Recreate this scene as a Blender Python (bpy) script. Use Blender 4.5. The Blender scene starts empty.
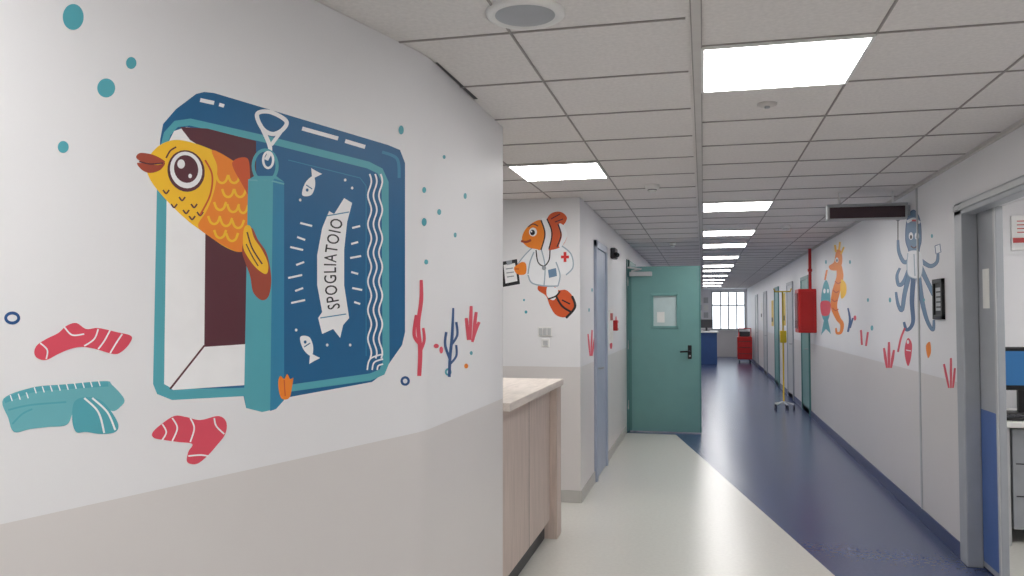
import bpy, math, random
from mathutils import Vector, Matrix
random.seed(4)
sc = bpy.context.scene
sc.view_settings.view_transform = 'Standard'
sc.view_settings.look = 'None'
sc.view_settings.exposure = 0.0

# ------------------------------------------------------------ constants
FL = 800.0
TH = math.atan(191/FL); PH = math.atan(27/FL)
EYE = 1.56; H = 2.54; DADO = 1.125
CAM = Vector((0,0,EYE))
Fw = Vector((-math.sin(TH)*math.cos(PH), math.cos(TH)*math.cos(PH), math.sin(PH)))
Rt = Vector((math.cos(TH), math.sin(TH), 0))
Up = Vector((math.sin(TH)*math.sin(PH), -math.cos(TH)*math.sin(PH), math.cos(PH)))
XR = 1.60; XL = -1.0; YF = 6.65; YEND = 31.0

def lin(c):
    return tuple(((v/255)/12.92 if v/255 <= .04045 else ((v/255+.055)/1.055)**2.4) for v in c)

# ------------------------------------------------------------ materials
MATS = {}
def mat(name, rgb, rough=.5, metal=0., vary=.04, scale=8., bump=0., spec=.5, coat=0.):
    if name in MATS: return MATS[name]
    m = bpy.data.materials.new(name); m.use_nodes = True
    nt = m.node_tree; b = nt.nodes['Principled BSDF']
    c = lin(rgb)
    tc = nt.nodes.new('ShaderNodeTexCoord')
    nz = nt.nodes.new('ShaderNodeTexNoise'); nz.inputs['Scale'].default_value = scale
    nz.inputs['Detail'].default_value = 3
    nt.links.new(tc.outputs['Object'], nz.inputs['Vector'])
    cr = nt.nodes.new('ShaderNodeValToRGB')
    cr.color_ramp.elements[0].position = .3; cr.color_ramp.elements[1].position = .7
    cr.color_ramp.elements[0].color = (*[v*(1-vary) for v in c],1)
    cr.color_ramp.elements[1].color = (*[min(1,v*(1+vary)) for v in c],1)
    nt.links.new(nz.outputs['Fac'], cr.inputs['Fac'])
    nt.links.new(cr.outputs['Color'], b.inputs['Base Color'])
    b.inputs['Roughness'].default_value = rough
    b.inputs['Metallic'].default_value = metal
    b.inputs['Specular IOR Level'].default_value = spec
    if coat: b.inputs['Coat Weight'].default_value = coat
    if bump:
        bp = nt.nodes.new('ShaderNodeBump'); bp.inputs['Strength'].default_value = bump
        bp.inputs['Distance'].default_value = .01
        n2 = nt.nodes.new('ShaderNodeTexNoise'); n2.inputs['Scale'].default_value = scale*8
        nt.links.new(tc.outputs['Object'], n2.inputs['Vector'])
        nt.links.new(n2.outputs['Fac'], bp.inputs['Height'])
        nt.links.new(bp.outputs['Normal'], b.inputs['Normal'])
    MATS[name] = m
    return m
def emis(name, rgb, s):
    if name in MATS: return MATS[name]
    m = bpy.data.materials.new(name); m.use_nodes = True
    b = m.node_tree.nodes['Principled BSDF']
    c = lin(rgb)
    b.inputs['Base Color'].default_value = (*c,1)
    b.inputs['Emission Color'].default_value = (*c,1)
    b.inputs['Emission Strength'].default_value = s
    MATS[name] = m; return m
def wood(name, rgb, stretch=(30,30,2)):
    if name in MATS: return MATS[name]
    m = bpy.data.materials.new(name); m.use_nodes = True
    nt = m.node_tree; b = nt.nodes['Principled BSDF']; c = lin(rgb)
    tc = nt.nodes.new('ShaderNodeTexCoord'); mp = nt.nodes.new('ShaderNodeMapping')
    mp.inputs['Scale'].default_value = stretch
    nz = nt.nodes.new('ShaderNodeTexNoise'); nz.inputs['Scale'].default_value = 1.6
    nz.inputs['Detail'].default_value = 6; nz.inputs['Distortion'].default_value = .6
    cr = nt.nodes.new('ShaderNodeValToRGB')
    cr.color_ramp.elements[0].position=.3; cr.color_ramp.elements[1].position=.72
    cr.color_ramp.elements[0].color=(*[v*.86 for v in c],1); cr.color_ramp.elements[1].color=(*[min(1,v*1.08) for v in c],1)
    nt.links.new(tc.outputs['Object'],mp.inputs['Vector']); nt.links.new(mp.outputs['Vector'],nz.inputs['Vector'])
    nt.links.new(nz.outputs['Fac'],cr.inputs['Fac']); nt.links.new(cr.outputs['Color'],b.inputs['Base Color'])
    b.inputs['Roughness'].default_value=.5
    MATS[name]=m; return m

M_WALL = mat('wall_paint_white',(233,233,236),.5,vary=.012,scale=1.5,bump=.03)
M_DADO = mat('wall_paint_greige',(219,215,214),.34,vary=.012,scale=1.5,bump=.03)
M_FLW = mat('vinyl_cream',(212,211,205),.27,vary=.03,scale=40)
M_FLB = mat('vinyl_blue',(60,74,114),.26,vary=.06,scale=40)
M_TILE = mat('ceiling_tile',(228,224,222),.85,vary=.05,scale=60,bump=.05)
M_TBAR_GAP = mat('ceiling_tbar_shadow_gap',(156,151,148),.6)  # grid bars; shade of the gaps beside the tiles is put into this colour
M_TBARW = mat('ceiling_tbar_white',(205,201,198),.5)
M_NAVY = mat('skirting_navy',(34,52,104),.35)
M_SKW = mat('skirting_grey',(188,186,182),.4)
M_GREY = mat('metal_grey_paint',(166,170,176),.38)
M_LGREY= mat('light_grey',(190,192,194),.4)
M_DGREY= mat('dark_grey',(52,52,56),.5)
M_BLACK= mat('black_plastic',(18,18,20),.4)
M_WHITE= mat('white_plastic',(232,232,230),.35)
M_GREEN= mat('door_green_paint',(110,158,155),.38,vary=.02)
M_GREEND= mat('door_green_dark',(84,132,130),.4,vary=.02)
M_LBLUE= mat('door_light_blue',(164,174,194),.4)
M_BLUE = mat('kick_blue',(74,106,168),.4)
M_RED  = mat('red_paint',(186,28,28),.35)
M_STEEL= mat('steel',(180,180,182),.28,metal=1.)
M_WOOD = wood('desk_wood',(208,191,182))
M_WOODT= wood('desk_wood_top',(226,216,208),(20,3,20))
M_PAPER= mat('paper',(238,238,234),.8)
M_YEL  = mat('yellow_paint',(226,190,40),.4)
M_LAMP = emis('panel_light',(255,253,250),15.5)

# ------------------------------------------------------------ mesh builder
class MB:
    def __init__(s): s.v=[]; s.f=[]; s.m=[]; s.mats=[]; s.sm=[]
    def mi(s,m):
        if m not in s.mats: s.mats.append(m)
        return s.mats.index(m)
    def face(s,pts,m,smooth=False):
        n=len(s.v); s.v+= [tuple(p) for p in pts]; s.f.append(tuple(range(n,n+len(pts)))); s.m.append(s.mi(m)); s.sm.append(smooth)
    def box(s,x0,x1,y0,y1,z0,z1,m,bev=0.,rot=None):
        # chamfered box
        if x0>x1: x0,x1=x1,x0
        if y0>y1: y0,y1=y1,y0
        import bmesh
        bm=bmesh.new(); bmesh.ops.create_cube(bm,size=1)
        c=Vector(((x0+x1)/2,(y0+y1)/2,(z0+z1)/2)); d=Vector((x1-x0,y1-y0,z1-z0))
        for v in bm.verts: v.co=Vector((v.co.x*d.x,v.co.y*d.y,v.co.z*d.z))
        if bev>0: bmesh.ops.bevel(bm,geom=bm.edges[:],offset=min(bev,min(d)*.45),segments=2,affect='EDGES',profile=.5)
        for v in bm.verts:
            co=v.co.copy()
            if rot: co=rot@co
            v.co=co+c
        n=len(s.v); bm.verts.index_update()
        s.v+=[tuple(v.co) for v in bm.verts]
        k=s.mi(m)
        for f in bm.faces: s.f.append(tuple(n+v.index for v in f.verts)); s.m.append(k); s.sm.append(False)
        bm.free()
    def tube(s,pts,r,m,seg=12,closed=False,caps=True):
        pts=[Vector(p) for p in pts]; N=len(pts)
        rs=r if isinstance(r,(list,tuple)) else [r]*N
        n0=len(s.v); k=s.mi(m); prev=None
        for i,p in enumerate(pts):
            if closed: t=(pts[(i+1)%N]-pts[i-1])
            else: t=(pts[min(i+1,N-1)]-pts[max(i-1,0)])
            t.normalize()
            if prev is None:
                a=Vector((0,0,1)) if abs(t.z)<.9 else Vector((1,0,0))
                u=t.cross(a).normalized()
            else:
                u=(prev-t*prev.dot(t)).normalized()
            prev=u; w=t.cross(u)
            for j in range(seg):
                an=2*math.pi*j/seg
                s.v.append(tuple(p+(u*math.cos(an)+w*math.sin(an))*rs[i]))
        for i in range(N if closed else N-1):
            for j in range(seg):
                a=n0+i*seg+j; b=n0+i*seg+(j+1)%seg; i2=(i+1)%N
                c=n0+i2*seg+(j+1)%seg; d=n0+i2*seg+j
                s.f.append((a,b,c,d)); s.m.append(k); s.sm.append(True)
        if caps and not closed:
            s.f.append(tuple(n0+j for j in range(seg))); s.m.append(k); s.sm.append(False)
            s.f.append(tuple(n0+(N-1)*seg+j for j in reversed(range(seg)))); s.m.append(k); s.sm.append(False)
    def build(s,name,parent=None):
        me=bpy.data.meshes.new(name); me.from_pydata(s.v,[],s.f)
        for m in s.mats: me.materials.append(m)
        me.polygons.foreach_set('material_index',s.m); me.polygons.foreach_set('use_smooth',s.sm)
        me.update()
        o=bpy.data.objects.new(name,me); sc.collection.objects.link(o)
        if parent: o.parent=parent
        return o
def lathe(mb,cx,cy,prof,m,seg=32):
    # prof list of (r,z)
    n0=len(mb.v);k=mb.mi(m)
    for r,z in prof:
        for j in range(seg):
            a=2*math.pi*j/seg; mb.v.append((cx+r*math.cos(a),cy+r*math.sin(a),z))
    for i in range(len(prof)-1):
        for j in range(seg):
            mb.f.append((n0+i*seg+j,n0+i*seg+(j+1)%seg,n0+(i+1)*seg+(j+1)%seg,n0+(i+1)*seg+j)); mb.m.append(k); mb.sm.append(True)
    mb.f.append(tuple(n0+(len(prof)-1)*seg+j for j in range(seg))); mb.m.append(k); mb.sm.append(False)

# ------------------------------------------------------------ room shell
# floor: cream vinyl with blue area split diagonally
fb=MB()
fb.face([(-5,-3,0),(XR+.12,-3,0),(XR+.12,.354,0),(-.357,10.7,0),(-5,10.7,0)],M_FLW)
fb.face([(XR+.12,.354,0),(XR+.12,YEND,0),(-1.2,YEND,0),(-1.2,10.7,0),(-.357,10.7,0)],M_FLB)
fb.face([(XR+.12,3,0),(5,3,0),(5,7.3,0),(XR+.12,7.3,0)],M_FLW)
fb.build('floor')

# ceiling
cb=MB()
cb.box(-5,5,-3,YEND,H+.012,H+.06,M_TILE)
cb.build('ceiling')
lights=[(0,.6,3.0,3.6),(-1.25,-.65,5.1,5.7)]
for y in (7.2,9.6,11.4,13.8,16.2,18.0,20.4,22.8,25.2,27.6): lights.append((0,.6,y,y+.6))
lights+= [(0,.6,.0,.6),(-.65-.6,-.65,.3,.9),(0,.6,-2.4,-1.8),(-3.05,-2.45,5.1,5.7)]  # extra unseen panels, added to brighten the near walls
gb=MB()
w=.004
y=-3.0
while y<YEND:
    gb.box(0,XR,y-w,y+w,H+.007,H+.012,M_TBAR_GAP); y+=.6
y=-2.7
while y<YEND:
    gb.box(-5,-.05,y-w,y+w,H+.007,H+.012,M_TBAR_GAP); y+=.6
for x in (.6,1.2): gb.box(x-w,x+w,-3,YEND,H+.007,H+.012,M_TBAR_GAP)
for k in range(1,9):
    x=-.05-.6*k; gb.box(x-w,x+w,-3,YEND,H+.007,H+.012,M_TBAR_GAP)
gb.box(-.03,0,-3,YEND,H+.002,H+.012,M_TBARW)
gb.box(-.034,-.03,-3,YEND,H+.003,H+.012,M_TBAR_GAP); gb.box(0,.004,-3,YEND,H+.003,H+.012,M_TBAR_GAP)
gb.box(XR-.025,XR,-3,YEND,H-.01,H+.012,M_TBARW)
gb.build('ceiling_grid')
d=MB(); d.face([(-1.015,2.95,H+.009),(-1.005,2.95,H+.009),(-.995,3.5,H+.009),(-1.015,3.5,H+.009)],M_BLACK); d.build('ceiling_gap_shadow')  # black strip painted in for the shadowed gap along the left wall top
for i,(x0,x1,y0,y1) in enumerate(lights):
    lb=MB(); e=.012
    lb.box(x0+e,x1-e,y0+e,y1-e,H+.0,H+.01,M_LAMP)
    for a in ((x0,x0+e,y0,y1),(x1-e,x1,y0,y1),(x0+e,x1-e,y0,y0+e),(x0+e,x1-e,y1-e,y1)):
        lb.box(a[0],a[1],a[2],a[3],H-.002,H+.011,M_WHITE)
    lb.build('ceiling_light_panel')

# near-left wall with soft bend
bend=Vector((-1.02,2.862)); dirn=Vector((math.sin(math.radians(15.3)),math.cos(math.radians(15.3))))
poly=[Vector((-2.35,-3.0)), bend-dirn*3.6]
p0=bend-dirn*.07; p2=bend+Vector((0,.07))
for k in range(9):
    t=k/8; poly.append((1-t)**2*p0+2*t*(1-t)*bend+t*t*p2)
poly.append(Vector((-1.02,4.066)))
lw=MB()
full=poly+[Vector((-1.17,4.066)),Vector((-1.17,2.9)),Vector((-2.5,-3))]
for a,b in zip(full[:-1],full[1:]):
    lw.face([(a.x,a.y,0),(b.x,b.y,0),(b.x,b.y,DADO),(a.x,a.y,DADO)],M_DADO)
    lw.face([(a.x,a.y,DADO),(b.x,b.y,DADO),(b.x,b.y,H+.01),(a.x,a.y,H+.01)],M_WALL)
o=lw.build('wall_left')
import bmesh
bm=bmesh.new(); bm.from_mesh(o.data); bmesh.ops.remove_doubles(bm,verts=bm.verts,dist=1e-5)
for f in bm.faces: f.smooth=True
for e in bm.edges:
    if len(e.link_faces)==2 and e.calc_face_angle(0)>math.radians(25): e.smooth=False
bm.to_mesh(o.data); bm.free()
# baseboard of left wall
sb=MB()
for a,b in zip(poly[:-1],poly[1:]):
    t=(b-a).normalized(); n=Vector((t.y,-t.x))*.006
    sb.face([(a.x+n.x,a.y+n.y,0),(b.x+n.x,b.y+n.y,0),(b.x+n.x,b.y+n.y,.1),(a.x+n.x,a.y+n.y,.1)],M_SKW)
    sb.face([(a.x,a.y,.1),(b.x,b.y,.1),(b.x+n.x,b.y+n.y,.1),(a.x+n.x,a.y+n.y,.1)],M_SKW)
sb.build('baseboard_left')

def wallbox(mb,x0,x1,y0,y1,z0=0,z1=H+.01,up=M_WALL,lo=M_DADO):
    if z0<DADO: mb.box(x0,x1,y0,y1,z0,min(DADO,z1),lo)
    if z1>DADO: mb.box(x0,x1,y0,y1,max(DADO,z0),z1,up)
wb=MB(); wallbox(wb,XL-.12,XL,YF,YEND); wb.build('wall_corridor_left')
wb=MB(); wallbox(wb,-5,XL-.12,YF,YF+.12); wb.build('wall_recess')
wb=MB(); wallbox(wb,-5.1,-5,-3,YF+.12); wb.build('wall_far_left')
wb=MB(); wallbox(wb,-5,XR+.12,-3.12,-3); wb.build('wall_back')
DY0,DY1,DZ=4.15,5.58,2.20
wb=MB()
wallbox(wb,XR,XR+.12,-3,DY0); wallbox(wb,XR,XR+.12,DY1,YEND); wallbox(wb,XR,XR+.12,DY0,DY1,DZ)
wb.build('wall_right')
# end wall with windows
wb=MB()
WX0=.30
wallbox(wb,-1.0,1.6,YEND,YEND+.15,0,1.0)
wb.box(-1.0,1.6,YEND,YEND+.15,2.46,H+.01,M_WALL)
wb.box(-1.0,WX0,YEND,YEND+.15,1.0,2.46,M_WALL); wb.box(1.54,1.6,YEND,YEND+.15,1.0,2.46,M_WALL)
wb.build('wall_end')
wb=MB()
for x in (WX0,.62,.90,1.20,1.49): wb.box(x,x+.05,YEND+.02,YEND+.08,1.0,2.46,M_LGREY)
for z in (1.0,1.9,2.41): wb.box(WX0,1.54,YEND+.025,YEND+.075,z,z+.05,M_LGREY)
wb.box(WX0-.05,1.58,YEND-.05,YEND+.02,.97,1.0,M_WHITE)
wb.build('window_1')
# side room
wb=MB()
wallbox(wb,XR+.12,5,7.2,7.3,lo=M_WALL); wallbox(wb,5,5.1,3,7.3,lo=M_WALL); wallbox(wb,XR+.12,5,2.9,3,lo=M_WALL)
wb.build('wall_side_room')

# baseboards
bb=MB(); 
def skirt(mb,x0,x1,y0,y1,m,h=.10): mb.box(x0,x1,y0,y1,0,h,m,.003)
skirt(bb,XR-.012,XR,DY1+.1,YEND,M_NAVY); skirt(bb,XR-.012,XR,-3,DY0-.08,M_NAVY)
bb.build('baseboard_right')
bb=MB(); skirt(bb,XL,XL+.01,YF,10.6,M_SKW); skirt(bb,XL,XL+.01,12,YEND,M_NAVY); bb.build('baseboard_corridor_left')
bb=MB(); skirt(bb,-5,XL,YF-.01,YF,M_SKW); bb.build('baseboard_recess')
bb=MB(); bb.box(XR-.008,XR,6.63,6.66,.1,H-.01,M_LGREY); bb.build('trim_1')

# ------------------------------------------------------------ right doorway
d=MB()
c=.02; q=XR+.07
d.box(XR-c,q,DY1-.06,DY1+.09,0,DZ+.07,M_GREY,.006)
d.box(XR-c,q,DY0-.09,DY0,0,DZ+.07,M_GREY,.006)
d.box(XR-c,q,DY0-.09,DY1+.09,DZ-.01,DZ+.07,M_GREY,.006)
d.box(XR-c-.012,XR-c,DY0-.07,DY1+.07,DZ+.02,DZ+.055,M_LGREY,.004)
d.build('door_frame')
d=MB()
lx0,lx1,ly0,ly1=XR+.072,XR+.112,5.21,5.575
d.box(lx0,lx1,ly0,ly1,.01,DZ,M_GREY,.004)
d.box(lx0-.004,lx0,ly0+.03,ly1-.06,.05,.98,M_BLUE,.001)
d.box(lx0-.008,lx0,ly0,ly0+.03,.01,DZ,M_LGREY,.003)
d.box(lx0-.003,lx0,5.33,5.44,1.60,1.84,M_PAPER)
d.build('door_1')
# side room contents
d=MB()
d.box(1.95,3.4,6.05,6.95,.80,.84,M_WHITE,.005)
for x in (1.98,3.33): d.box(x,x+.04,6.1,6.9,0,.80,M_LGREY,.003)
d.box(2.02,3.33,6.85,6.88,.2,.80,M_LGREY,.003)
d.box(2.05,2.5,6.15,6.7,.1,.78,M_GREY,.005)
for z in (.32,.54): d.box(2.07,2.48,6.146,6.15,z,z+.008,M_DGREY)
d.build('office_desk')
d=MB()
M_SCR=emis('screen_blue',(38,92,140),.35)
Rz=Matrix.Rotation(math.radians(8),3,'Z')
d.box(2.03,2.45,6.46,6.50,1.02,1.33,M_BLACK,.008,rot=Rz)
c0=Vector((2.24,6.48,1.175)); off=Rz@Vector((0,-.022,0))
for sx0,sx1,sz0,sz1 in ((-.18,.18,-.12,.125),):
    d.face([c0+off+Rz@Vector((sx0,0,sz0)),c0+off+Rz@Vector((sx1,0,sz0)),c0+off+Rz@Vector((sx1,0,sz1)),c0+off+Rz@Vector((sx0,0,sz1))],M_SCR)
d.box(2.21,2.27,6.49,6.53,.86,1.06,M_BLACK,.005)
d.box(2.12,2.36,6.42,6.60,.842,.86,M_BLACK,.008)
d.build('computer_monitor')
d=MB(); d.box(2.0,2.44,6.10,6.24,.842,.865,M_BLACK,.006)
for i in range(10):
    for j in range(3): d.box(2.02+i*.041,2.053+i*.041,6.115+j*.036,6.145+j*.036,.865,.872,M_DGREY,.002)
d.build('keyboard')
d=MB(); d.box(2.42,3.0,7.18,7.2,2.08,2.36,M_WHITE,.004); d.box(2.43,2.99,7.176,7.18,2.14,2.18,M_RED); 
for k in range(4): d.box(2.46,2.9-.06*(k%2),7.177,7.18,2.31-.03*k,2.318-.03*k,M_RED)
d.build('wall_notice')
d=MB(); d.box(2.0,2.6,3.6,4.2,H-.0,H+.011,M_LAMP); d.box(1.98,2.62,3.58,3.6,H-.004,H+.011,M_WHITE); d.build('ceiling_light_panel')
d=MB(); d.box(2.6,3.2,5.4,6.0,H-.0,H+.011,M_LAMP); d.box(2.58,3.22,5.38,5.4,H-.004,H+.011,M_WHITE); d.build('ceiling_light_panel')

# ------------------------------------------------------------ reception counter
d=MB()
cy0,cy1=4.08,5.70
d.box(-1.62,-.985,cy0,cy1+.02,1.055,1.10,M_WOODT,.004)
d.box(-1.58,-1.05,cy0,cy1-.16,.13,1.055,M_WOOD,.002)
d.box(-1.60,-1.0,cy1-.16,cy1,0.0,1.055,M_WOOD,.003)
d.box(-1.58,-1.09,cy0,cy1-.16,0,.13,M_DGREY)
for y in (4.85,): d.box(-1.051,-1.049,y-.002,y+.002,.13,1.055,M_DGREY)
d.build('reception_counter')

# ------------------------------------------------------------ green door
d=MB()
gy=10.85
gx0,gx1=-.985,-.03
# leaf with opening for the vision panel
wx0,wx1,wz0,wz1=-.66,-.33,1.40,1.83
for a in ((gx0,wx0,.015,2.21),(wx1,gx1,.015,2.21),(wx0,wx1,.015,wz0),(wx0,wx1,wz1,2.21)):
    d.box(a[0],a[1],gy,gy+.05,a[2],a[3],M_GREEN)
for a in ((wx0-.02,wx0+.015,wz0-.02,wz1+.02),(wx1-.015,wx1+.02,wz0-.02,wz1+.02),(wx0,wx1,wz0-.02,wz0+.015),(wx0,wx1,wz1-.015,wz1+.02)):
    d.box(a[0],a[1],gy-.012,gy+.062,a[2],a[3],M_GREEN,.003)
M_GLASS=mat('frosted_pane',(196,214,214),.15)
d.box(wx0,wx1,gy+.02,gy+.03,wz0,wz1,M_GLASS)
d.box(wx0+.06,wx0+.16,gy+.015,gy+.02,1.46,1.60,M_PAPER)
d.box(gx0,gx0+.05,gy-.006,gy,.015,2.21,M_GREEND)
d.box(gx1-.02,gx1,gy-.01,gy,.015,2.21,M_GREEND)
# handle
d.box(-.20,-.15,gy-.01,gy,.98,1.16,M_BLACK,.006)
d.tube([(-.175,gy-.01,1.08),(-.175,gy-.05,1.08),(-.19,gy-.06,1.08),(-.30,gy-.06,1.075)],.011,M_BLACK)
d.tube([(-.175,gy,1.02),(-.175,gy-.015,1.02)],.012,M_STEEL)
# closer
d.box(-.96,-.66,gy-.05,gy,2.08,2.14,M_LGREY,.008)
d.tube([(-.93,gy-.03,2.15),(-.80,gy-.14,2.17),(-.97,gy-.20,2.19)],.012,M_LGREY)
for z in (.3,1.1,1.95): d.tube([(gx0-.003,gy-.01,z),(gx0-.003,gy-.01,z+.12)],.012,M_STEEL)
d.build('door_2')
d=MB()
d.box(XL,XL+.03,gy+.06,gy+.15,0,2.3,M_GREEND,.004); d.box(XL,XL+.03,gy+1.05,gy+1.14,0,2.3,M_GREEND,.004)
d.box(XL,XL+.03,gy+.06,gy+1.14,2.22,2.31,M_GREEND,.004); d.box(XL,XL+.012,gy-.06,gy+.06,0,2.31,M_GREEND,.003)
d.build('door_frame')

# light-blue side door
d=MB()
a0,a1=7.50,8.38
d.box(XL,XL+.03,a0,a0+.07,0,2.27,M_LBLUE,.005); d.box(XL,XL+.03,a1-.07,a1,0,2.27,M_LBLUE,.005); d.box(XL,XL+.03,a0,a1,2.2,2.27,M_LBLUE,.005)
d.box(XL,XL+.012,a0+.07,a1-.07,.01,2.2,M_LBLUE,.002)
d.tube([(XL+.012,a0+.14,1.05),(XL+.05,a0+.14,1.05),(XL+.055,a0+.26,1.05)],.009,M_STEEL)
d.build('door_3')

# doors on right wall
def rdoor(name,y0,y1,ml,mf,h=2.12):
    d=MB()
    d.box(XR-.025,XR,y0-.06,y0,0,h+.06,mf,.004); d.box(XR-.025,XR,y1,y1+.06,0,h+.06,mf,.004); d.box(XR-.025,XR,y0,y1,h,h+.06,mf,.004)
    d.box(XR-.012,XR,y0,y1,.01,h,ml,.002)
    d.tube([(XR-.012,y0+.09,1.03),(XR-.045,y0+.09,1.03),(XR-.05,y0+.2,1.03)],.009,M_STEEL)
    d.build(name)
rdoor('door_4',13.1,14.0,M_GREEN,M_GREEND)
rdoor('door_5',15.4,16.3,M_LGREY,M_GREY)
rdoor('door_6',18.2,19.1,M_GREEN,M_GREEND)
rdoor('door_7',21.5,22.5,M_LGREY,M_GREY)
rdoor('door_8',25.,26.0,M_LGREY,M_GREY)

# ------------------------------------------------------------ small fixtures
d=MB(); lathe(d,-.56,2.53,[(.13,H+.012),(.13,H+.002),(.12,H-.004),(.104,H-.004),(.10,H+.0)],M_WHITE,48); 
lathe(d,-.56,2.53,[(.101,H+.001),(.09,H-.003),(.06,H-.005),(.001,H-.006)],M_GREY,48)
d.build('ceiling_speaker')
def det(x,y,r,name,m=M_WHITE):
    d=MB(); lathe(d,x,y,[(r,H+.012),(r,H-.01),(r*.85,H-.02),(r*.6,H-.022),(r*.55,H-.04),(r*.4,H-.048),(.001,H-.05)],m,28)
    lathe(d,x,y,[(r*.62,H-.026),(r*.64,H-.03),(.001,H-.031)],M_DGREY,28); d.build(name)
det(-.37,6.15,.055,'smoke_detector')
d=MB(); lathe(d,.30,3.90,[(.045,H+.012),(.045,H+.004),(.03,H-.002),(.001,H-.003)],M_TBARW,28); lathe(d,.30,3.90,[(.012,H-.002),(.012,H-.01),(.001,H-.012)],M_GREY,16); d.build('ceiling_sprinkler')
det(-.4,11.2,.05,'smoke_detector'); det(.9,9.3,.05,'smoke_detector')
# hanging display
d=MB()
d.box(.98,1.58,6.85,6.93,2.32,2.45,M_LGREY,.01)
d.box(1.0,1.56,6.842,6.85,2.335,2.425,mat('display_dark',(66,48,54),.25),.002)
d.box(.98,1.58,6.84,6.86,2.43,2.45,M_GREY,.003)
for x in (1.08,1.48): d.tube([(x,6.89,2.45),(x,6.89,H+.01)],.008,M_WHITE)
d.box(1.58,1.6,6.86,6.92,2.35,2.43,M_GREY)
d.build('ceiling_display_sign')
# hose cabinet + pipe
d=MB()
d.box(1.35,1.6,12.3,12.75,1.30,1.94,M_RED,.012)
d.box(1.342,1.35,12.35,12.70,1.36,1.88,mat('cab_glass',(150,40,38),.1),.002)
d.box(1.385,1.565,12.295,12.30,1.34,1.90,mat('red_dark',(176,26,26),.4),.002)
d.build('fire_hose_cabinet')
d=MB(); d.tube([(1.54,12.5,1.94),(1.54,12.5,H)],.022,M_RED); d.tube([(1.54,12.5,2.2),(1.54,12.5,2.24)],.032,M_RED); d.build('fire_pipe')
# switch on recess wall
d=MB()
d.box(-1.36,-1.24,YF-.012,YF,1.38,1.46,M_WHITE,.004)
for k in range(3): d.box(-1.35+k*.036,-1.32+k*.036,YF-.016,YF-.01,1.39,1.45,M_LGREY,.003)
d.build('light_switch')
d=MB(); d.box(-1.33,-1.26,YF-.01,YF,1.29,1.36,M_WHITE,.004); d.box(-1.315,-1.275,YF-.013,YF-.01,1.305,1.345,M_LGREY,.003); d.build('light_switch')
d=MB(); d.box(XL,XL+.05,9.15,9.27,1.38,1.50,M_RED,.008); d.box(XL+.05,XL+.055,9.18,9.24,1.41,1.47,M_WHITE,.002); d.build('fire_alarm_button')
d=MB(); d.box(XL,XL+.012,8.75,9.05,1.25,1.62,M_PAPER,.002); d.box(XL+.012,XL+.014,8.78,9.02,1.5,1.58,M_RED); d.build('wall_notice')
d=MB(); d.box(XL,XL+.06,8.9,9.12,2.19,2.31,M_DGREY,.012); d.tube([(XL+.06,8.9,2.24),(XL+.085,8.87,2.22)],.025,M_BLACK); d.build('security_camera')
# small framed picture beside the octopus
d=MB(); fy0,fy1,fz0,fz1=5.97,6.20,1.53,1.81
for a in ((fy0,fy0+.03,fz0,fz1),(fy1-.03,fy1,fz0,fz1),(fy0,fy1,fz0,fz0+.03),(fy0,fy1,fz1-.03,fz1)): d.box(XR-.022,XR,a[0],a[1],a[2],a[3],M_BLACK,.003)
d.box(XR-.01,XR,fy0+.02,fy1-.02,fz0+.02,fz1-.02,M_DGREY)
d.box(XR-.012,XR-.01,fy0+.05,fy1-.05,fz0+.06,fz1-.06,M_LGREY)
for k in range(4): d.box(XR-.013,XR-.012,fy0+.065,fy1-.065,fz0+.08+k*.035,fz0+.09+k*.035,M_DGREY)
d.build('wall_picture_frame')
# IV stand
d=MB()
ix,iy=1.29,14.0
d.tube([(ix,iy,.1),(ix,iy,1.95)],.013,M_YEL)
for k in range(5):
    a=k*2*math.pi/5; rr=.16; d.tube([(ix,iy,.12),(ix+rr*math.cos(a),iy+rr*math.sin(a),.08)],.014,M_WHITE)
    d.tube([(ix+rr*math.cos(a)-.012,iy+rr*math.sin(a),.03),(ix+rr*math.cos(a)+.012,iy+rr*math.sin(a),.03)],.03,M_DGREY)
    d.tube([(ix+rr*math.cos(a),iy+rr*math.sin(a),.035),(ix+rr*math.cos(a),iy+rr*math.sin(a),.085)],.01,M_DGREY)
d.tube([(ix-.14,iy,2.0),(ix-.12,iy,1.95),(ix,iy,1.95),(ix+.12,iy,1.95),(ix+.14,iy,2.0)],.01,M_YEL)
d.box(ix-.05,ix+.05,iy-.06,iy+.02,1.1,1.3,M_YEL,.01)
d.build('iv_stand')
# posters on far right wall
for (yy,z0,z1,m) in ((16.8,1.35,2.0,M_YEL),(14.5,1.5,1.85,M_PAPER),(19.6,1.3,1.9,M_YEL),(23.2,1.4,1.9,M_PAPER)):
    d=MB(); d.box(XR-.012,XR,yy,yy+.45,z0,z1,m,.002); d.box(XR-.014,XR-.012,yy+.06,yy+.39,z0+.1,z0+.2,M_DGREY); d.build('wall_poster')
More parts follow.
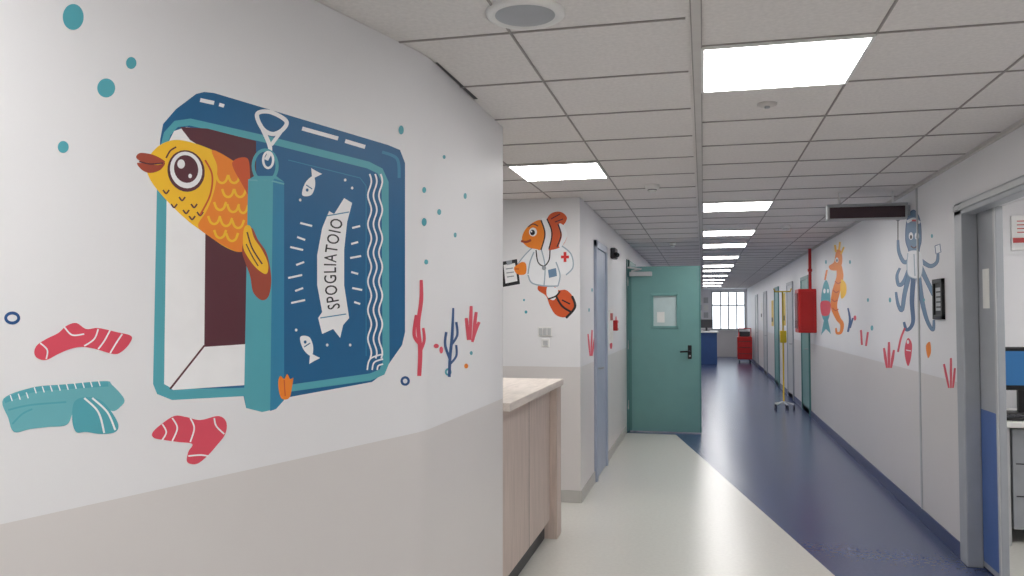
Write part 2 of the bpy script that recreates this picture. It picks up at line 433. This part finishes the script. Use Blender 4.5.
# far end: pinned papers, blue counter, red trolley
d=MB()
for i in range(2):
    for j in range(3): d.box(-.22+i*.24,-.05+i*.24,YEND-.005,YEND,1.45+j*.28,1.66+j*.28,M_LGREY if (i+j)%2 else M_PAPER)
d.build('wall_papers')
d=MB()
d.box(-.95,.42,26.,26.6,0,1.0,mat('counter_blue',(50,84,140),.4),.01)
d.box(-.97,.47,25.95,26.65,1.0,1.05,M_WHITE,.008); d.box(-.95,.40,26.03,26.6,-.0+.001,.08,M_DGREY)
d.build('blue_counter')
d=MB(); d.box(-.1,.3,26.3,26.34,1.15,1.42,M_DGREY,.01); d.box(.07,.13,26.28,26.36,1.066,1.16,M_DGREY); d.box(-.0,.2,26.22,26.42,1.052,1.066,M_DGREY,.004); d.build('reception_screen')
d=MB()
d.box(1.08,1.54,27.,27.5,.12,.86,M_RED,.03)
for z in (.3,.5,.7): d.box(1.11,1.51,26.985,27.,z,z+.015,M_DGREY)
d.box(1.14,1.48,27.08,27.42,.86,1.02,M_DGREY,.02)
d.tube([(1.12,27.03,.84),(1.12,27.03,1.12),(1.5,27.03,1.12),(1.5,27.03,.84)],.018,M_RED)
for x in (1.14,1.48):
    for y in (27.06,27.44): d.tube([(x-.015,y,.05),(x+.015,y,.05)],.05,M_DGREY); d.tube([(x,y,.06),(x,y,.13)],.01,M_STEEL)
d.build('utility_trolley')

# ------------------------------------------------------------ murals (outlines traced and rectified onto the wall planes)
def ray(px,py):
    return Fw+Rt*((px-512)/FL)+Up*((288-py)/FL)
def plane_surf(p,n):
    p=Vector(p);n=Vector(n)
    def f(px,py,off):
        r=ray(px,py); t=(p-CAM).dot(n)/r.dot(n); return CAM+r*t+n*off
    return f
segs=list(zip(poly[:-1],poly[1:]))
def left_surf(px,py,off):
    r=ray(px,py); best=None
    for a,b in segs:
        tt=(b-a).normalized(); n=Vector((tt.y,-tt.x,0)); A=Vector((a.x,a.y,0))
        den=r.dot(n)
        if abs(den)<1e-6: continue
        t=(A-CAM).dot(n)/den
        if t<=0: continue
        h=CAM+r*t; s=(Vector((h.x,h.y))-a).dot(tt); L=(b-a).length
        ex=max(0,-s,s-L)
        if best is None or ex<best[0]-1e-7: best=(ex,h+n*off)
    return best[1]
def cr(pts,closed=True,n=6):
    out=[];N=len(pts)
    rng=range(N) if closed else range(N-1)
    for i in rng:
        if closed: p=[pts[(i+k)%N] for k in (-1,0,1,2)]
        else: p=[pts[max(i-1,0)],pts[i],pts[i+1],pts[min(i+2,N-1)]]
        for j in range(n):
            t=j/n
            out.append(tuple(.5*((2*p[1][c])+(-p[0][c]+p[2][c])*t+(2*p[0][c]-5*p[1][c]+4*p[2][c]-p[3][c])*t*t+(-p[0][c]+3*p[1][c]-3*p[2][c]+p[3][c])*t**3) for c in (0,1)))
    if not closed: out.append(tuple(pts[-1]))
    return out
COL=dict(dblue=(14,96,144),mblue=(44,132,172),teal=(84,168,182),lteal=(108,180,190),white=(244,244,246),maroon=(88,38,50),
 yellow=(250,196,40),orange=(242,136,36),dorange=(210,86,36),red=(222,78,98),rbrown=(164,70,48),navy=(34,82,138),
 sky=(108,140,172),skyd=(76,108,148),black=(26,26,32),grey=(150,156,164),crossred=(214,40,40),coat=(240,242,246),coatsh=(160,178,192))
def pm(c): return mat('mural_'+c,COL[c],.5,vary=.02,scale=12)
class Paint:
    def __init__(s,surf): s.mb=MB(); s.surf=surf; s.k=0
    def off(s): s.k+=1; return .0003+.000005*s.k
    def poly(s,pts,c,smooth=True):
        o=s.off(); P=cr(pts) if smooth else pts
        s.mb.face([s.surf(x,y,o) for x,y in P],pm(c))
    def stroke(s,pts,w,c,closed=False,smooth=True):
        o=s.off(); P=cr(pts,closed,8) if smooth else list(pts)
        N=len(P); W=w if isinstance(w,(list,tuple)) else None
        L=[];R=[]
        for i,p in enumerate(P):
            a=P[i-1] if (i>0 or closed) else P[0]; b=P[(i+1)%N] if (i<N-1 or closed) else P[-1]
            dx,dy=b[0]-a[0],b[1]-a[1]; l=math.hypot(dx,dy) or 1
            if W:
                f=i/(N-1)*(len(W)-1); q=min(int(f),len(W)-2); ww=W[q]+(W[q+1]-W[q])*(f-q)
            else: ww=w
            nx,ny=-dy/l*ww/2,dx/l*ww/2
            L.append((p[0]+nx,p[1]+ny));R.append((p[0]-nx,p[1]-ny))
        for i in range(N if closed else N-1):
            j=(i+1)%N
            s.mb.face([s.surf(*q,o) for q in (L[i],R[i],R[j],L[j])],pm(c))
    def ell(s,cx,cy,rx,ry,c,rot=0,n=28):
        ca,sa=math.cos(math.radians(rot)),math.sin(math.radians(rot))
        o=s.off()
        s.mb.face([s.surf(cx+rx*math.cos(a)*ca-ry*math.sin(a)*sa,cy+rx*math.cos(a)*sa+ry*math.sin(a)*ca,o) for a in [2*math.pi*i/n for i in range(n)]],pm(c))
    def ring(s,cx,cy,rx,ry,w,c):
        s.stroke([(cx+rx*math.cos(a),cy+ry*math.sin(a)) for a in [2*math.pi*i/24 for i in range(24)]],w,c,closed=True,smooth=False)
    def text(s,body,path,height,c):
        cu=bpy.data.curves.new('t','FONT'); cu.body=body; cu.size=1; cu.offset=.004; cu.resolution_u=3; cu.space_character=1.12
        ob=bpy.data.objects.new('t',cu); sc.collection.objects.link(ob)
        bpy.context.view_layer.update()
        me=bpy.data.meshes.new_from_object(ob.evaluated_get(bpy.context.evaluated_depsgraph_get()))
        bpy.data.objects.remove(ob)
        xs=[v.co.x for v in me.vertices]; ys=[v.co.y for v in me.vertices]
        x0,x1,y0,y1=min(xs),max(xs),min(ys),max(ys)
        P=cr(path,False,16); cum=[0]
        for a,b in zip(P[:-1],P[1:]): cum.append(cum[-1]+math.hypot(b[0]-a[0],b[1]-a[1]))
        T=cum[-1]; o=s.off(); V=[]
        for v in me.vertices:
            q=(v.co.x-x0)/(x1-x0)*T
            i=0
            while i<len(cum)-2 and cum[i+1]<q: i+=1
            f=(q-cum[i])/(cum[i+1]-cum[i]); a,b=P[i],P[i+1]
            dx,dy=b[0]-a[0],b[1]-a[1]; l=math.hypot(dx,dy); up=(dy/l,-dx/l)
            h=((v.co.y-y0)/(y1-y0)-.5)*height
            V.append(s.surf(a[0]+dx*f+up[0]*h,a[1]+dy*f+up[1]*h,o))
        for p in me.polygons: s.mb.face([V[i] for i in p.vertices],pm(c))
        bpy.data.meshes.remove(me)
    def build(s,name): return s.mb.build(name)

L=Paint(left_surf)
# locker
L.poly([(160,140),(163,124),(176,109),(196,94),(204,92),(214,93),(388,145),(400,150),(405,163),(405,332),(402,345),(381,375),(372,382),(284,398),(276,409),(262,412),(246,408),(243,394),(172,398),(158,392),(154,383),(157,260)],'dblue',False)
L.poly([(157,180),(160,150),(167,150),(167,180),(166,380),(172,389),(246,388),(246,396),(172,400),(157,394),(153,384)],'teal',False)
L.stroke([(246,391),(172,394),(160,387),(159,380),(163,150),(167,134),(176,124),(190,122),(265,139),(368,165),(380,171),(385,182),(386,362),(382,372),(370,377),(284,389)],7,'teal',smooth=False)
L.poly([(167,160),(168,143),(174,131),(186,127),(208,130),(208,345),(171,388),(164,384)],'white',False)
L.poly([(180,127),(207,128.5),(256,141),(256,343),(205,346),(206,150),(190,140)],'maroon',False)
L.poly([(205,346),(247,343),(247,385),(173,390),(170,388)],'white',False)
L.stroke([(170,389),(204,346),(248,343)],2,'maroon',smooth=False)
L.stroke([(207,130),(205,346)],1.6,'maroon',smooth=False)
# fish body
L.poly([(146,165),(150,155),(160,145),(174,140),(190,142),(210,149),(232,160),(246,172),(251,190),(250,215),(247,245),(240,252),(225,247),(206,234),(188,221),(170,204),(155,187),(148,175)],'yellow')
L.poly([(212,150),(232,160),(246,172),(251,190),(250,215),(247,244),(240,252),(226,247),(210,237),(198,226),(206,212),(212,198),(216,182),(217,166)],'orange')
for x,y,r in ((222,178,6),(234,178,6),(228,192,6),(240,192,6),(220,205,6),(233,207,6),(243,208,5),(214,219,6),(226,221,6),(238,223,6),(220,233,6),(232,236,6)):
    L.stroke([(x-r,y-3),(x-r*.6,y+3),(x,y+5),(x+r*.6,y+3),(x+r,y-3)],2.4,'yellow')
for x,y in ((174,206),(186,212),(182,199),(194,206),(192,218),(166,192),(200,214)):
    L.stroke([(x-3,y-2),(x,y+1.5),(x+3,y-2)],1.6,'maroon')
L.poly([(232,163),(247,158),(250,176),(250,196),(243,186)],'dorange')
L.ell(186,171,18.5,21,'maroon',-15); L.ell(186,170,16,18.5,'white',-15); L.ell(186,169,12,14,'maroon',-15)
L.ell(181,164,3.8,4.6,'white'); L.ell(190,176,1.8,2.2,'white')
L.poly([(136,157),(140,153),(150,154),(158,157),(165,162),(158,164),(148,163),(140,161)],'rbrown')
L.poly([(137,163),(148,164),(158,165),(165,163),(160,170),(150,173),(142,170)],'rbrown')
L.stroke([(139,161.5),(150,164),(163,163)],1.4,'maroon')
L.stroke([(166,158),(170,151),(176,147)],1.6,'maroon')
L.stroke([(205,160),(212,175),(210,195),(200,215)],1.8,'dorange')
# door slab
L.poly([(248,180),(254,176),(276,176),(284,182),(284,400),(276,409),(262,412),(246,408),(244,396)],'teal',False)
L.poly([(273,178),(284,182),(284,400),(276,409),(270,411)],'mblue',False)
L.stroke([(248,180),(272,181),(284,184)],1.6,'lteal',smooth=False)
# fish tail overlapping the door slab
L.poly([(246,232),(252,228),(258,240),(266,252),(270,268),(271,284),(268,297),(261,300),(253,292),(250,276),(245,262),(242,250)],'rbrown')
L.poly([(244,228),(250,226),(254,238),(262,250),(268,264),(266,274),(256,268),(247,256),(243,246)],'yellow')
L.stroke([(247,232),(252,248),(262,264)],1.5,'maroon'); L.stroke([(246,244),(252,256),(258,266)],1.2,'maroon')
# door front detail
L.stroke([(288,160),(360,178),(366,186),(366,356)],0.9,'mblue',smooth=False)
for x in (369.5,375,380.5):
    L.stroke([(x+1.7*math.sin(i*.9),174+i*4.1) for i in range(46)],1.7,'white')
for q in (6,11,16): L.stroke([(383-q*1.0,370),(383-q*.8,370-q*.7),(383,370-q)],1.6,'white')
# highlights on top
L.stroke([(200,100),(214,103)],4,'white',smooth=False); L.stroke([(219,104.5),(224,106)],3.5,'white',smooth=False)
L.stroke([(302,128.5),(338,138.5)],4,'white',smooth=False); L.stroke([(345,141),(365,147)],4,'white',smooth=False)
L.stroke([(382,152),(397,159),(399,178)],3,'mblue')
# hasp / carabiner
L.stroke([(257,114),(270,112),(286,121),(282,130),(272,134),(262,128)],4.2,'white',closed=True)
L.poly([(262,117),(270,115),(281,121),(278,128),(271,130),(264,125)],'dblue')
L.stroke([(262,128),(270,148),(266,160)],4.2,'white'); L.stroke([(282,130),(271,145)],3.6,'white')
L.ring(265,166,12,16,3.2,'teal'); L.ring(268,160,5,8,2.4,'white')
# ribbon
L.poly([(344,198),(352,203),(347,222),(344,250),(344,285),(349,318),(343,325),(340,338),(333,329),(322,334),(318,318),(322,312),(317,285),(317,255),(322,228),(329,211),(334,214)],'white',False)
L.stroke([(320,318),(346,314)],1,'mblue',smooth=False); L.stroke([(326,216),(349,212)],1,'mblue',smooth=False)
L.text('SPOGLIATOIO',[(334,309),(330.5,285),(330.5,255),(337,219)],12.5,'black')
for y,x0,x1 in ((226,300,312),(240,297,305),(250,290,303),(262,296,304),(275,288,302),(288,295,303),(300,291,305)):
    L.stroke([(x0,y-3 if y<262 else y+3),(x1,y)],2,'white',smooth=False)
for y,x0,x1 in ((228,352,360),(244,351,358),(258,350,361),(272,351,358),(288,352,362),(302,354,360)):
    L.stroke([(x0,y),(x1,y-2 if y<262 else y+2)],2,'white',smooth=False)
for (x,y,s_) in ((309,187,1),(307,345,1)):
    sg=1 if y<250 else -1
    L.poly([(x-7,y+8*sg),(x-4,y-4*sg),(x+4,y-11*sg),(x+6,y-2*sg),(x+2,y+8*sg)],'white')
    L.poly([(x+3,y-8*sg),(x+2,y-19*sg),(x+7,y-16*sg),(x+13,y-13*sg)],'white',False)
    L.ell(x-2,y+3*sg,1.4,1.6,'dblue'); L.stroke([(x-3,y-2*sg),(x+3,y+2*sg)],1,'dblue',smooth=False)
for x,y in ((300,200),(345,180),(352,188),(296,330),(327,345),(350,345)): L.ell(x,y,1.3,1.5,'white')
# orange shell at base
L.poly([(278,384),(280,376),(284,379),(287,374),(290,379),(293,378),(292,386),(289,398),(281,398)],'orange')
L.stroke([(284,380),(285,396)],1,'dorange'); 
# bubbles
for x,y,rx,ry in ((73,17,10.5,13),(106,88,9,9.5),(131,63,5.2,6),(63,147,5.5,6),(401,130,2.6,4.5),(444,157,1.5,2),(424,190,2,3),(424,222,2.5,4),(439,212,2,3),(465,196,1.6,3),(455,235,1.5,2.5),(426,262,2,2.5)):
    L.ell(x,y,rx,ry,'teal')
L.ring(12,318,6.5,5,3,'navy'); L.ring(405,381,3.5,3.6,2.4,'navy'); L.ring(448,372,2.4,2.8,2,'teal')
# sock 1
L.poly([(34,352),(37,345),(46,339),(58,333),(66,326),(76,323),(86,329),(98,328),(116,332),(131,336),(129,344),(121,352),(113,354),(95,349),(82,347),(70,349),(58,354),(46,360),(37,358)],'red')
L.stroke([(98,329),(94,339),(84,346)],1.6,'white'); L.stroke([(110,330),(104,341),(98,349)],1.6,'white'); L.stroke([(122,334),(116,343),(110,353)],1.6,'white')
L.stroke([(64,327),(72,335),(84,334)],1.6,'white'); L.stroke([(40,343),(47,350),(46,359)],1.6,'white')
# shorts
L.poly([(3,399),(30,388),(60,385),(104,381),(112,385),(124,399),(120,407),(112,411),(100,404),(88,400),(76,404),(72,414),(66,425),(48,427),(30,429),(14,432),(8,418)],'lteal')
L.stroke([(4,401),(32,390),(62,387),(108,384)],5,'teal')
for i in range(12):
    x=10+i*8; y=399-i*1.35 if i<3 else 394-i*.9
    L.stroke([(x,y-4),(x+2,y+2)],1.2,'white',smooth=False)
L.poly([(74,402),(86,397),(100,400),(110,410),(118,424),(115,432),(101,434),(86,432),(76,432),(72,420)],'teal')
L.stroke([(84,398),(98,412),(104,433)],2,'white'); L.stroke([(92,398),(107,412),(115,430)],2,'white')
L.stroke([(8,410),(30,405),(66,402)],1.8,'teal'); L.stroke([(12,424),(22,414),(32,409)],1.8,'teal')
# sock 2
L.poly([(152,433),(160,425),(174,416),(186,417),(200,420),(218,416),(226,422),(225,434),(216,446),(206,457),(196,464),(187,462),(188,452),(192,444),(178,442),(164,440),(154,438)],'red')
L.stroke([(190,418),(194,428),(190,442)],1.6,'white'); L.stroke([(172,418),(177,428),(172,441)],1.6,'white'); L.stroke([(162,424),(166,432),(162,440)],1.6,'white')
L.stroke([(188,456),(200,455),(208,456)],1.6,'white'); L.stroke([(214,418),(216,426),(224,434)],1.6,'white')
# corals
L.stroke([(419,376),(420,350),(418,325),(421,300),(421,280)],[4,4.5,4,4,3],'red'); L.stroke([(420,345),(414,335),(416,315)],[3,3.5,3],'red')
L.stroke([(420,352),(424,340),(423,328)],[3,3,2.5],'red')
L.stroke([(449,377),(450,355),(452,335),(453,308)],[3,3,3,2],'navy'); L.stroke([(450,360),(445,345),(446,332)],2.6,'navy'); L.stroke([(451,345),(457,335),(456,322)],2.4,'navy')
L.stroke([(449,365),(456,356),(456,345)],2.2,'navy')
for a in ((468,340,466,318),(470,340,471,306),(473,340,476,312),(472,342,479,322)): L.stroke([(a[0],a[1]),((a[0]+a[2])/2,(a[1]+a[3])/2-2),(a[2],a[3])],[2.5,3.5,3],'red')
L.ell(436,346,2.6,2.2,'red'); L.ell(441,350,1.8,3.5,'red'); L.ell(466,366,2,2.4,'orange'); L.ell(471,353,1.5,2,'teal')
L.build('wall_mural_locker_fish')

# ---- clownfish nurse on recess wall
C=Paint(plane_surf((0,YF,0),(0,-1,0)))
C.poly([(540,284),(552,284),(558,290),(566,290),(573,297),(574,308),(566,317),(556,315),(550,306),(546,296),(538,290)],'dorange')
C.poly([(548,286),(558,290),(554,300),(547,296)],'coat'); C.stroke([(556,296),(562,306),(571,312)],2,'black'); C.stroke([(548,299),(556,296),(560,291)],1.6,'black')
C.stroke([(572,296),(575,307),(566,318)],2.4,'black'); C.stroke([(562,300),(570,304)],1.4,'black')
C.poly([(534,246),(548,244),(560,246),(570,254),(573,266),(568,274),(560,275),(558,286),(544,286),(532,283),(528,274),(520,275),(515,268),(524,256)],'coat')
C.stroke([(534,246),(524,256),(515,268)],1.1,'coatsh'); C.stroke([(528,274),(530,262),(534,252)],1.3,'coatsh'); C.stroke([(544,286),(545,266),(541,248)],1.2,'coatsh')
C.stroke([(558,286),(560,275),(556,262)],1.3,'coatsh'); C.stroke([(528,275),(532,283),(545,286),(558,286)],1.4,'coatsh'); C.stroke([(562,246),(571,254),(573,267),(566,275)],1.3,'coatsh')
C.poly([(522,240),(525,230),(534,222),(545,220),(552,213),(561,212),(567,218),(563,226),(567,236),(562,246),(551,250),(538,249),(528,247)],'dorange')
C.poly([(522,240),(525,230),(534,222),(542,221),(544,235),(541,249),(536,249),(528,247)],'orange')
C.poly([(548,218),(552,213),(561,212),(567,218),(562,226),(555,222)],'dorange'); C.stroke([(551,219),(560,214)],1.1,'maroon'); C.stroke([(555,222),(563,219)],1.1,'maroon')
C.poly([(541,220),(547,219),(551,232),(549,249),(542,250),(545,235)],'coat'); C.stroke([(541,220),(545,234),(541,250)],1.3,'black'); C.stroke([(547,219),(552,233),(549,249)],1.3,'black')
C.poly([(559,224),(564,226),(567,236),(562,246),(559,246),(562,235)],'coat'); C.stroke([(558,224),(561,235),(557,247)],1.2,'black')
C.ell(533,232,4,4.4,'white'); C.ell(532.5,232.5,2.4,2.8,'black'); C.ell(531.5,231.5,.8,.9,'white')
C.stroke([(521,241),(526,242),(531,240)],2.2,'rbrown'); C.stroke([(528,227),(533,224),(538,226)],1.1,'maroon')
C.stroke([(536,250),(538,262),(544,266),(549,260),(550,250)],1.2,'black'); C.ell(544,268,2.2,2.2,'grey')
C.poly([(501,262),(517,259),(520,284),(503,287)],'black',False); C.poly([(503.5,265),(515,263),(517.5,281),(505.5,283.5)],'white',False); C.poly([(506,261),(512,260),(512,264),(507,265)],'grey',False)
C.stroke([(506,269),(513,268)],1,'grey',smooth=False); C.stroke([(506.5,273),(514,272)],1,'grey',smooth=False); C.stroke([(507,277),(514,276)],1,'grey',smooth=False)
C.poly([(526,264),(522,262),(517,265),(514,268),(516,273),(521,275),(526,273)],'orange'); C.stroke([(515,269),(519,269)],1,'dorange',smooth=False)
C.stroke([(565,252),(565,262)],2.8,'crossred',smooth=False); C.stroke([(561,257),(569,257)],2.8,'crossred',smooth=False)
C.poly([(548,270),(556,268),(557,276),(549,278)],'sky',False)
C.ell(524,300,1,1.2,'teal'); C.ell(526,312,1.4,1.6,'teal')
C.build('wall_mural_clownfish_nurse')
# little coral past the corner
K=Paint(plane_surf((XL,0,0),(1,0,0)))
for a in ((590,356,588,334),(591,356,592,330),(592,356,594.5,338)): K.stroke([(a[0],a[1]),((a[0]+a[2])/2,(a[1]+a[3])/2),(a[2],a[3])],[1,1.8,1.4],'red')
K.ell(611,345,1.3,4,'red'); K.ell(589,310,.7,2,'teal'); K.ell(616,320,.8,4,'red'); K.ell(592,290,.7,2,'teal')
K.build('wall_mural_coral')

# ---- right wall murals
R=Paint(plane_surf((XR,0,0),(-1,0,0)))
# octopus nurse
tent=[([(912,262),(905,280),(899,285),(897,276),(900,268)],[4.4,3.6,2.8,2.2,1.6],'sky'),
 ([(911,268),(905,292),(902,310),(898,304),(896,292)],[4.4,3.6,3,2.4,1.4],'sky'),
 ([(914,272),(912,300),(913,322),(907,330),(904,322)],[4.4,3.8,3,2.4,1.6],'skyd'),
 ([(918,272),(922,300),(927,320),(933,330),(934,320)],[4.4,3.8,3,2.4,1.6],'sky'),
 ([(920,266),(929,285),(937,300),(941,292),(938,284)],[4.4,3.6,3,2.4,1.5],'sky'),
 ([(920,260),(930,266),(937,262),(938,252)],[4,3.4,2.6,1.6],'sky'),
 ([(910,260),(904,262),(899,252),(898,240)],[3.6,3.2,2.6,1.6],'sky')]
for p,wd_,cc in tent:
    R.stroke(p,[x+.8 for x in wd_],'navy'); R.stroke(p,wd_,cc)
R.poly([(905.3,240),(906.4,221),(911,211),(916,211),(920.6,221),(921.7,240),(919.6,252),(922,268),(917,276),(910,275),(907,266),(908.4,252)],'navy')
R.poly([(906,240),(907,222),(911,212),(916,212),(920,222),(921,240),(919,252),(922,268),(917,276),(910,275),(907,266),(909,252)],'sky')
R.poly([(908,252),(920,252),(923,266),(920,278),(909,276),(907,264)],'coat'); R.stroke([(914,254),(915,276)],1,'coatsh'); R.stroke([(908,253),(907,265),(909,276),(920,278),(923,266)],.8,'coatsh')
R.stroke([(907,222),(914,219),(920,223)],3,'coat'); R.stroke([(912,220.5),(916,220.5)],1.8,'crossred',smooth=False)
R.ell(911,236,2.2,3.8,'white'); R.ell(917,236,2.2,3.8,'white'); R.ell(911,237,1.1,2,'black'); R.ell(917,237,1.1,2,'black')
R.stroke([(911,246),(914,248),(917,246)],1.2,'maroon')
R.poly([(895,208),(898,205),(901,209),(900,220),(896,220)],'grey'); R.stroke([(898,220),(898,240)],1,'black')
R.poly([(935,246),(940,244),(941,252),(936,254)],'coat',False); R.stroke([(935,246),(940,244),(941,252),(936,254),(935,246)],.8,'navy',smooth=False)
R.stroke([(898,352),(901,338),(905,328)],2,'red')
R.poly([(905,346),(908,338),(912,344),(911,358),(908,366),(905,356)],'red'); R.ell(908,342,1.2,2,'white'); R.stroke([(906,350),(911,351)],1,'white',smooth=False)
R.poly([(926,346),(930,342),(931,352),(928,358)],'orange'); R.ell(924,300,1,1.6,'teal'); R.ell(932,236,1.1,2,'teal'); R.ell(890,300,1.2,2.5,'teal')
for a in ((887,368,884,348),(889,368,889,342),(891,368,894,350)): R.stroke([(a[0],a[1]),((a[0]+a[2])/2,(a[1]+a[3])/2),(a[2],a[3])],[1.8,3,2],'red')
for a in ((949,388,944,364),(951,388,951,358),(953,388,955,368)): R.stroke([(a[0],a[1]),((a[0]+a[2])/2,(a[1]+a[3])/2),(a[2],a[3])],[1.6,2.4,2],'red')
# tall seahorse: crested head, curled tail
R.stroke([(838,262),(840,276),(836,292),(834,306),(838,318),(842,324),(841,332),(837,333),(836,328)],[5,7,8,6.5,5,4,3,2.4,1.6],'orange')
R.poly([(834,262),(836,252),(839,249),(842,254),(842,264),(838,270),(831,270),(829,266)],'orange')
R.stroke([(836,252),(835,245)],2,'yellow',smooth=False); R.stroke([(839,250),(840,242)],2,'yellow',smooth=False); R.stroke([(841,254),(844,247)],1.8,'yellow',smooth=False)
R.poly([(841,280),(846,284),(846,294),(841,298)],'yellow'); R.ell(837,260,1.5,2.6,'white'); R.ell(837,260.5,.8,1.4,'black')
for y,x in ((282,838),(291,836),(300,834.5),(309,835.5)): R.stroke([(x-3,y-1),(x,y+1.5),(x+3,y)],1.1,'dorange')
# small fish friend in teal and red
R.poly([(821,300),(823,286),(826,280),(829,286),(830.5,300),(829.5,316),(826,322),(822,316)],'teal')
R.poly([(820.8,302),(830,302),(829.5,314),(822,315)],'red'); R.ell(824.5,291,1.2,2.4,'white'); R.ell(828,291,1,2.2,'white'); R.poly([(824,320),(828,320),(831,334),(826,329),(821,335)],'teal',False); R.stroke([(825,280),(827,270)],1.8,'orange',smooth=False)
R.stroke([(848,332),(850,320),(848,308)],[2,2.4,1.4],'navy'); R.stroke([(850,328),(853,318)],1.8,'navy',smooth=False)
for a in ((862,345,861,330),(866,346,868,332)): R.stroke([(a[0],a[1]),(a[2],a[3])],2,'red',smooth=False)
R.ell(855,318,1.4,2.6,'red'); R.ell(872,328,1.4,2.6,'teal'); R.ell(826,262,.9,2,'teal'); R.ell(850,262,1,2,'teal'); R.ell(868,300,1,2,'teal')
R.build('wall_mural_octopus_nurse')

# ------------------------------------------------------------ world (daylight through the end window)
wd=bpy.data.worlds.new('World'); sc.world=wd; wd.use_nodes=True
bg=wd.node_tree.nodes['Background']; bg.inputs['Color'].default_value=(.85,.93,1,1); bg.inputs['Strength'].default_value=2.6

# ------------------------------------------------------------ camera
cd=bpy.data.cameras.new('camera'); co=bpy.data.objects.new('camera',cd); sc.collection.objects.link(co)
cd.sensor_width=36; cd.lens=FL*36/1024; cd.clip_start=.02
co.location=CAM; co.rotation_euler=(math.pi/2+PH,0,TH)
sc.camera=co
